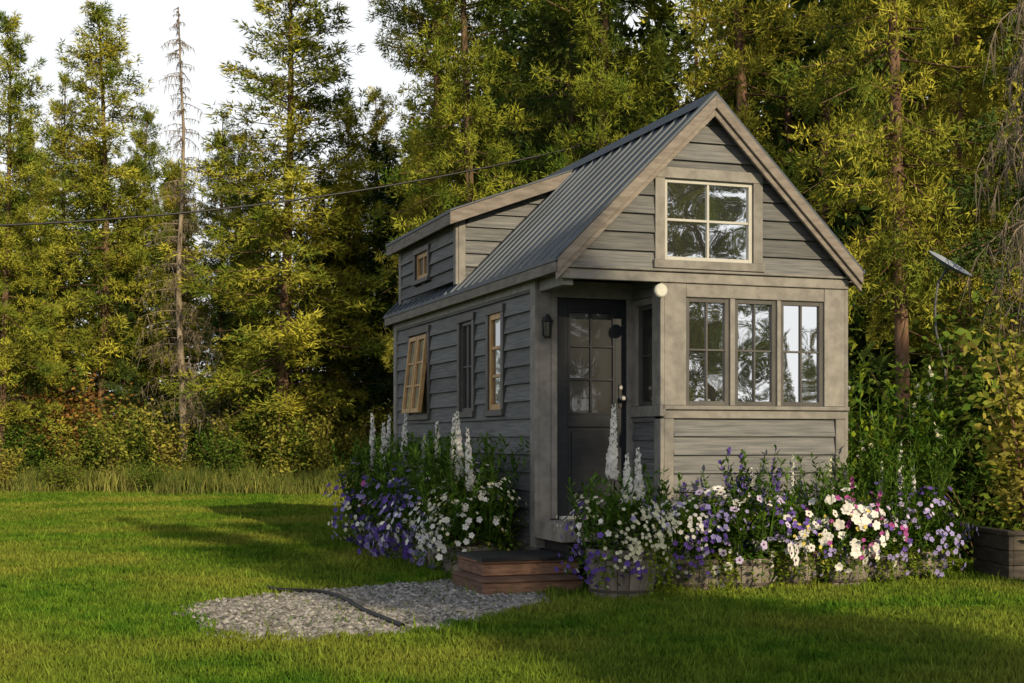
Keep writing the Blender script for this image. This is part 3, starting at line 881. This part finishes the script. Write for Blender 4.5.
# ------------------------------------------------------------ planters with flowers
def tri_leaf(mb, p, d, up, l, w, m):
    d = Vector(d).normalized(); q = d.cross(Vector(up)).normalized() if abs(d.dot(Vector(up).normalized())) < .98 else d.orthogonal()
    p = Vector(p)
    mb.face([p, p + d * l * .45 + q * w, p + d * l, p + d * l * .45 - q * w], m)
def flower(mb, p, nrm_, r, m, eye=None, np_=5):
    n = Vector(nrm_).normalized(); a = n.orthogonal().normalized(); b = n.cross(a)
    p = Vector(p); ph = random.uniform(0, 6); rr = random.random()
    for k in range(np_):
        t = ph + 2 * math.pi * k / np_; w = math.pi / np_ * 1.0
        f = lambda ang, rad, hh: p + (a * math.cos(ang) + b * math.sin(ang)) * rad + n * hh
        mb.face([p - n * r * .1, f(t - w, r * .75, r * .15), f(t - w * .4, r * 1.02, r * .12), f(t + w * .4, r * 1.02, r * .12), f(t + w, r * .75, r * .15)], m, rr)
    if eye is not None:
        mb.face([p + (a * math.cos(t) + b * math.sin(t)) * r * .28 + n * r * .08 for t in [i * 1.2566 for i in range(5)]], eye)
def sphere_dir(up=0.0):
    while True:
        v = Vector((random.uniform(-1, 1), random.uniform(-1, 1), random.uniform(up, 1)))
        if .05 < v.length < 1: return v.normalized()
def mass(mb, c, rx, ry, rz, nleaf, flows, ll=.05, low=.75):
    c = Vector(c); ph = random.uniform(0, 6)
    def lump(d): return 1 + .25 * math.sin(d.x * 5 + ph) * math.sin(d.y * 4 + d.z * 5 + ph * 2) + .12 * math.sin(d.z * 9 + d.x * 8)
    for _ in range(nleaf):
        d = sphere_dir(-.9); k = random.uniform(.45, 1.05) * lump(d)
        zz = rz if d.z > 0 else rz * low
        p = c + Vector((d.x * rx * k, d.y * ry * k, d.z * zz * k))
        if p.z < .02: p.z = .02
        tri_leaf(mb, p, d + Vector((random.uniform(-.8, .8), random.uniform(-.8, .8), random.uniform(-.4, .8))), (0, 0, 1), random.uniform(.6, 1.3) * ll, ll * .28, LEAF if random.random() < .82 else VINE)
    for (m, n, r, eye, zlo) in flows:
        cl = [sphere_dir(-.5) for _ in range(7)]
        for _ in range(n):
            d = (random.choice(cl) + sphere_dir(-1) * random.uniform(.1, .8)).normalized()
            k = random.uniform(.98, 1.22) * lump(d)
            zz = rz if d.z > 0 else rz * low
            p = c + Vector((d.x * rx * k, d.y * ry * k, d.z * zz * k))
            if p.z < .04: continue
            flower(mb, p, d + Vector((random.uniform(-.4, .4), random.uniform(-.6, .1), random.uniform(-.2, .4))), r * random.uniform(.75, 1.15), m, eye)
def spike(mb, x, y, z0, z1, m, fl=.5, r=.03):
    lean = Vector((random.uniform(-.07, .07), random.uniform(-.05, .05), 0))
    mb.cyl((x, y, z0), Vector((x, y, z1)) + lean, .005, .002, 5, LEAF)
    H = z1 - z0; n = int(H * fl / .010)
    for i in range(n):
        t = i / n; z = z1 - H * fl * (1 - t); a = i * 2.4
        rr = r * (1.05 - t * .75) * random.uniform(.75, 1.2)
        d = Vector((math.cos(a), math.sin(a), -.15))
        p = Vector((x, y, z)) + lean * ((z - z0) / H) + d * rr * .6
        flower(mb, p, d + Vector((random.uniform(-.3, .3), random.uniform(-.3, .3), random.uniform(-.3, .3))), rr * .8, m, None, 5)
    for i in range(16):
        z = z0 + H * (1 - fl) * random.random(); d = Vector((random.uniform(-1, 1), random.uniform(-1, 1), .5))
        tri_leaf(mb, (x, y, z), d, (0, 0, 1), .11, .016, LEAF)
def trail(mb, x, y, z, dx, dy, L, m=VINE, ls=.03):
    p = Vector((x, y, z)); d = Vector((dx, dy, .2))
    st = int(L / .02)
    for i in range(st):
        d = (d + Vector((random.uniform(-.2, .2), random.uniform(-.2, .2), -.28))).normalized()
        p = p + d * .02
        if p.z < .02: break
        for _ in range(3):
            tri_leaf(mb, p, (random.uniform(-1, 1), random.uniform(-1, 1), random.uniform(-.6, .5)), (0, 0, 1), ls * random.uniform(.7, 1.3), ls * .38, m)
def wisp(mb, x, y, z0, L, m=LEAF, fm=None):
    lean = Vector((random.uniform(-.45, .45), random.uniform(-.4, .3), 1)).normalized()
    p = Vector((x, y, z0)); q = p + lean * L
    mb.cyl(p, q, .004, .002, 4, LEAF)
    for i in range(int(L / .018)):
        t = p.lerp(q, random.uniform(.1, 1))
        tri_leaf(mb, t, (random.uniform(-1, 1), random.uniform(-1, 1), random.uniform(0, .9)), (0, 0, 1), random.uniform(.05, .10), .012, m)
    if fm is not None:
        for i in range(12):
            t = p.lerp(q, random.uniform(.65, 1.03)); flower(mb, t, sphere_dir(-.3), .018, fm)

def barrel(parent, r, h, nst=18):
    mb = MB()
    prof = [(0, .86), (.5, .98), (1, 1.0)]
    for k in range(nst):
        a0 = 2 * math.pi * k / nst + .012; a1 = 2 * math.pi * (k + 1) / nst - .012; rr = random.random()
        for (t0, f0), (t1, f1) in zip(prof[:-1], prof[1:]):
            def P(a, t, f, rad): return (math.cos(a) * rad * f, math.sin(a) * rad * f, t * h)
            mb.hexa([P(a0, t0, f0, r), P(a1, t0, f0, r), P(a1, t0, f0, r * .9), P(a0, t0, f0, r * .9),
                     P(a0, t1, f1, r), P(a1, t1, f1, r), P(a1, t1, f1, r * .9), P(a0, t1, f1, r * .9)], 0, rr)
    for z, f in ((.14 * h, .905), (.80 * h, 1.0)):
        mb.cyl((0, 0, z), (0, 0, z + .022), r * f + .004, r * (f + .008) + .004, 32, 1, cap=False)
    mb.cyl((0, 0, .05), (0, 0, h * .88), r * .80, r * .93, 18, 2)
    mb.obj('half_barrel', [M_barrel, M_hoop, M_soil], parent)

def planter(x, y, r, h, rx, ry, rz, nleaf, flows, spikes=(), trails=0, wisps=(), rot=TH, ll=.05, tl=.35, dz_=-.02, low=.75):
    e = empty('flower_barrel', (x, y, 0), rot)
    barrel(e, r, h)
    mb = MB()
    mass(mb, (0, 0, h + dz_), rx, ry, rz, nleaf, flows, ll, low)
    for s in spikes:
        spike(mb, s[0], s[1], h, s[2], s[3], r=s[4] if len(s) > 4 else .032)
    for _ in range(trails):
        a = random.uniform(-2.9, -.3)
        trail(mb, math.cos(a) * r * 1.0, math.sin(a) * r * 1.0, h + .05, math.cos(a) * .9, math.sin(a) * .9, random.uniform(.5, 1.1) * tl + .1)
    for (n, L, fm) in wisps:
        for _ in range(n):
            wisp(mb, random.uniform(-rx, rx) * .8, random.uniform(-ry, ry) * .8, h + .05, L * random.uniform(.5, 1.15), LEAF, fm)
    mb.obj('flowers', FM, e)
    return e

planter(.80, 10.25, .26, .36, .37, .34, .36, 2400,
        [(PU, 90, .022, None, .4), (WH, 25, .022, None, .2), (CR, 340, .016, None, -.1), (LA, 45, .022, None, .2)],
        spikes=[(-.10, 0, 1.42, WH, .048), (.02, -.08, 1.06, WH, .044), (.14, 0, 1.10, WH, .044), (.06, .1, .98, WH, .026)], trails=12, wisps=[(36, .5, None)], dz_=.04)
pf = [
    (.88, -.46, .33, .30, [(WH, 330, .018, None, -.1), (LA, 80, .026, None, .1), (PU, 70, .02, None, .3)], [], 18, [(16, .6, None), (7, .7, PU)]),
    (1.30, -.52, .38, .36, [(WH, 110, .041, EY, .0), (PA, 60, .038, EY, .0), (LA, 80, .02, None, 0)], [(.1, .1, .95, WH, .022)], 6, [(22, .65, None), (9, .75, PU)]),
    (1.74, -.46, .30, .34, [(LA, 250, .019, None, -.2), (PU, 90, .021, None, 0), (WH, 50, .034, EY, .2), (YE, 30, .016, None, .3)], [(0.1, .15, 1.05, WH, .024)], 26, [(26, .65, None)]),
    (2.16, -.52, .38, .34, [(WH, 150, .041, None, -.1), (MA, 60, .022, None, .2), (YE, 12, .02, None, .2)], [(-.05, .1, 1.02, CR, .03)], 8, [(24, .65, None), (5, .55, MA)]),
    (2.56, -.44, .32, .34, [(PA, 80, .022, None, -.1), (MA, 90, .025, None, .1), (LA, 90, .02, None, 0), (PU, 70, .022, None, 0)], [(.1, .1, .98, WH, .028)], 18, [(28, .75, None)]),
    (2.96, -.38, .40, .36, [(LA, 190, .023, None, -.2), (CR, 130, .019, None, .0), (PU, 150, .022, None, -.1)], [(-.05, .1, 1.15, WH, .03), (.1, .1, 1.05, WH, .026)], 8, [(34, .95, None)]),
]
for i, (u, v, rz_, ry_, fl, spk, tr_, wi) in enumerate(pf):
    x, y, _ = HW(u, v)
    planter(x, y, .25, .24, .37 + random.uniform(-.02, .05), ry_, rz_, 2800, fl, spk, tr_, wi, dz_=.10, tl=.22, low=(.95 if i != 3 else .7))
pl = [
    (1.00, [(CR, 230, .016, None, 0), (WH, 120, .027, None, 0), (YE, 60, .018, None, .1)], [(-.20, 0, 1.26, WH, .042), (.14, .1, 1.40, WH, .044)]),
    (1.55, [(WH, 130, .031, None, 0), (YE, 90, .02, None, 0), (LA, 100, .03, None, .1)], [(-.15, 0, 1.38, WH, .048), (.2, .05, 1.25, WH, .036)]),
    (2.15, [(LA, 120, .035, None, 0), (PU, 150, .031, None, .1), (WH, 80, .03, None, 0)], [(.1, 0, 1.33, WH, .048)]),
    (2.8, [(PU, 180, .034, None, 0), (LA, 110, .034, None, 0), (WH, 30, .03, None, 0)], [(.1, 0, 1.22, WH, .038)]),
    (3.45, [(PU, 170, .034, None, 0), (MA, 30, .03, None, 0), (WH, 70, .03, None, -.1)], [(0, 0, 1.42, WH, .050)]),
    (4.10, [(PU, 150, .036, None, 0), (LA, 90, .03, None, 0), (CR, 80, .02, None, 0)], [(-.1, 0, 1.34, WH, .05), (.15, 0, 1.42, WH, .046)]),
    (4.45, [(PU, 120, .036, None, .1), (LA, 90, .03, None, 0), (CR, 50, .02, None, 0)], [(-.1, 0, 1.45, WH, .048)]),
]
for (v, fl, spk) in pl:
    x, y, _ = HW(-.42, v)
    planter(x, y, .27, .27, .42, .40, .46 + random.uniform(-.06, .08), 2800, fl, spk, 8, [(64, .8, None), (8, .8, None)], rot=TH + 1.2, ll=.06, dz_=.06, tl=.2, low=.8)
st = MB()
bx0, by0, _ = HW(3.1, .25)
for _ in range(56):
    x = bx0 + random.uniform(-.45, .45); y = by0 + random.uniform(-.4, .4); H = random.uniform(.7, 1.85)
    st.cyl((x, y, 0), (x + random.uniform(-.05, .05), y, H), .007, .003, 5, LEAF)
    for i in range(int(H * 42)):
        z = H * random.uniform(.12, 1)
        tri_leaf(st, (x, y, z), (random.uniform(-1, 1), random.uniform(-1, 1), random.uniform(-.1, .7)), (0, 0, 1), random.uniform(.06, .14), .022, VINE if random.random() < .4 else LEAF)
    if H > 1.1 and random.random() < .2:
        cm = random.choice([WH, CR])
        for i in range(12):
            flower(st, (x + random.uniform(-.03, .03), y - .02, H * random.uniform(.75, 1)), sphere_dir(-.5), .02, cm)
st.obj('tall_garden_plants', FM)

# ------------------------------------------------------------ entry steps
steps = empty('entry_step', (A0, B0, 0), TH)
sb = MB()
def planks(x0, x1, y0, y1, z0, z1, n=2):
    h = (z1 - z0) / n
    for j in range(n):
        a, b = z0 + j * h + .003, z0 + (j + 1) * h - .003
        o_ = random.uniform(0, .008)
        sb.box(x0 - o_, x1 + .004, y0, y0 + .04, a, b)
        sb.box(x0, x0 + .04, y0 + .042, y1, a, b)
        sb.box(x1 - .04, x1, y0 + .042, y1, a, b)
    w = (y1 - y0 - .04) / 4
    for j in range(4):
        sb.box(x0 - .01, x1 + .01, y0 - .012 + j * (w + .012), y0 - .012 + j * (w + .012) + w, z1 - .001, z1 + .022)
planks(-.82, -.04, -.52, .30, 0, .10, 1)
planks(-.74, .03, -.26, .40, .123, .215, 1)
sb.obj('step_boards', [M_stepwood], steps, bevel=.005)
mt = MB()
def gridmat(x0, x1, y0, y1, z):
    mt.box(x0, x1, y0, y1, z, z + .008)
    n = int((x1 - x0) / .035)
    for i in range(n + 1):
        x = x0 + (x1 - x0 - .012) * i / n
        mt.box(x, x + .012, y0, y1, z + .008, z + .024)
    n = int((y1 - y0) / .035)
    for i in range(n + 1):
        y = y0 + (y1 - y0 - .012) * i / n
        mt.box(x0, x1, y, y + .012, z + .009, z + .022)
gridmat(-.76, .05, -.285, .38, .239)
mt.obj('rubber_grid_mat', [M_rubber], steps)

def tube(name, pts, r, m):
    cu = bpy.data.curves.new(name, 'CURVE'); cu.dimensions = '3D'
    s = cu.splines.new('NURBS'); s.points.add(len(pts) - 1)
    for i, p in enumerate(pts): s.points[i].co = (*p, 1)
    s.use_endpoint_u = True; s.order_u = 4
    cu.bevel_depth = r; cu.bevel_resolution = 3; cu.materials.append(m); cu.resolution_u = 16
    o = bpy.data.objects.new(name, cu); link(o); return o
tube('garden_hose', [(-1.86, 10.7, .025), (-1.78, 10.45, .03), (-1.6, 10.45, .03), (-1.38, 10.35, .03), (-1.15, 9.85, .03), (-1.02, 9.3, .03), (-.78, 8.75, .03), (-.66, 8.45, .03)], .015, M_rubber)
pl_pts = []
PA_, PB_ = Vector((-13.5, 18, 4.11)), Vector((3.0, 24.0, 6.69))
for i in range(25):
    t = i / 24; p = PA_.lerp(PB_, t); p.z -= 3.5 * (t * (1 - t))
    pl_pts.append(tuple(p))
tube('power_line', pl_pts, .017, M_black)
up = MB()
up.cyl((-13.5, 18.05, 0), (-13.5, 18.05, 4.9), .13, .10, 12)
up.box(-14.1, -12.9, 17.98, 18.12, 4.0, 4.1)
for xx in (-14.0, -13.0): up.cyl((xx, 18.05, 4.1), (xx, 18.05, 4.22), .04, .03, 8)
up.obj('utility_pole', [M_barkgrey])

ds = empty('satellite_dish', (4.42, 14.2, 0), 0)
dm = MB()
cen = Vector((0, 0, 2.9)); ax = Vector((.46, -.34, .82)).normalized(); a = ax.orthogonal().normalized(); b = ax.cross(a)
R_ = .25; rings = 5; seg = 24
P = lambda i, k, o=0: cen + (a * math.cos(2 * math.pi * k / seg) + b * math.sin(2 * math.pi * k / seg)) * (R_ * i / rings) + ax * (.05 * (i / rings) ** 2 + o)
for i in range(rings):
    for k in range(seg):
        dm.face([P(i, k), P(i + 1, k), P(i + 1, k + 1), P(i, k + 1)], 0, .5)
        dm.face([P(i, k, -.006), P(i, k + 1, -.006), P(i + 1, k + 1, -.006), P(i + 1, k, -.006)], 0, .5)
mast = [cen - ax * .01, (-.10, 0, 2.74), (-.13, 0, 2.5), (-.12, 0, 2.25), (-.03, 0, 1.9), (0, 0, 1.4), (0, 0, 0)]
for p, q in zip(mast[:-1], mast[1:]):
    dm.cyl(p, q, .012, .012, 8, 1)
dm.obj('dish_and_mast', [mat('dish_grey', (.22, .25, .30), (.28, .31, .36), rough=.6), mat('mast_grey', (.09, .09, .09), (.14, .14, .14), rough=.6)], ds)

wp = empty('wooden_planter', (4.42, 11.75, 0), .1)
wb = MB()
for j in range(3):
    z0 = j * .12 + .01
    wb.box(-.38, .42, -.34, -.30, z0, z0 + .115); wb.box(-.38, .42, .30, .34, z0, z0 + .115)
    wb.box(-.42, -.38, -.34, .34, z0, z0 + .115); wb.box(.42, .46, -.34, .34, z0, z0 + .115)
wb.box(-.44, .48, -.36, -.28, .375, .41); wb.box(-.44, -.36, -.28, .36, .375, .41); wb.box(.40, .48, -.28, .36, .375, .41)
wb.box(-.38, .42, -.30, .30, .02, .34, 1)
wb.obj('planter_boards', [mat('dark_planter_wood', (.05, .042, .033), (.11, .09, .07), scale=(2, 2, 10), nscale=3, attr=.2, bump=.3), M_soil], wp, bevel=.004)

# ------------------------------------------------------------ light / sky / camera
EL = math.radians(22); AZ = math.atan2(.451, -.892)
sd = Vector((math.sin(AZ) * math.cos(EL), math.cos(AZ) * math.cos(EL), math.sin(EL)))
sun = bpy.data.lights.new('sun', 'SUN'); sun.energy = 5.0; sun.angle = math.radians(.55); sun.color = (1, .83, .55)
so = bpy.data.objects.new('sun', sun); link(so); so.rotation_euler = sd.to_track_quat('Z', 'Y').to_euler(); so.location = (20, -10, 20)
w = bpy.data.worlds.new('World'); scene.world = w; w.use_nodes = True
N = w.node_tree.nodes; L = w.node_tree.links
bg = N['Background']
sk = N.new('ShaderNodeTexSky'); sk.sky_type = 'NISHITA'; sk.sun_disc = False
sk.sun_elevation = EL; sk.sun_rotation = AZ; sk.dust_density = 2.0
L.new(sk.outputs[0], bg.inputs[0]); bg.inputs[1].default_value = .12
hz = N.new('ShaderNodeBackground'); hz.inputs[0].default_value = (.96, .98, 1, 1); hz.inputs[1].default_value = 1.1
tc = N.new('ShaderNodeTexCoord'); sxz = N.new('ShaderNodeSeparateXYZ'); L.new(tc.outputs['Generated'], sxz.inputs[0])
mr = N.new('ShaderNodeMapRange'); mr.interpolation_type = 'SMOOTHSTEP'
mr.inputs[1].default_value = .28; mr.inputs[2].default_value = .60; mr.inputs[3].default_value = .95; mr.inputs[4].default_value = .08
L.new(sxz.outputs[2], mr.inputs[0])
ms = N.new('ShaderNodeMixShader'); L.new(mr.outputs[0], ms.inputs[0]); L.new(bg.outputs[0], ms.inputs[1]); L.new(hz.outputs[0], ms.inputs[2])
L.new(ms.outputs[0], N['World Output'].inputs[0])

cam = bpy.data.cameras.new('camera'); cam.sensor_width = 36; cam.lens = 1400 / 1024 * 36
cam.shift_y = (440 - 341.5) / 1024; cam.clip_end = 1000
co = bpy.data.objects.new('camera', cam); link(co); co.location = (0, 0, 1.15); co.rotation_euler = (math.pi / 2, 0, 0)
scene.camera = co
print('objects', len(bpy.data.objects))
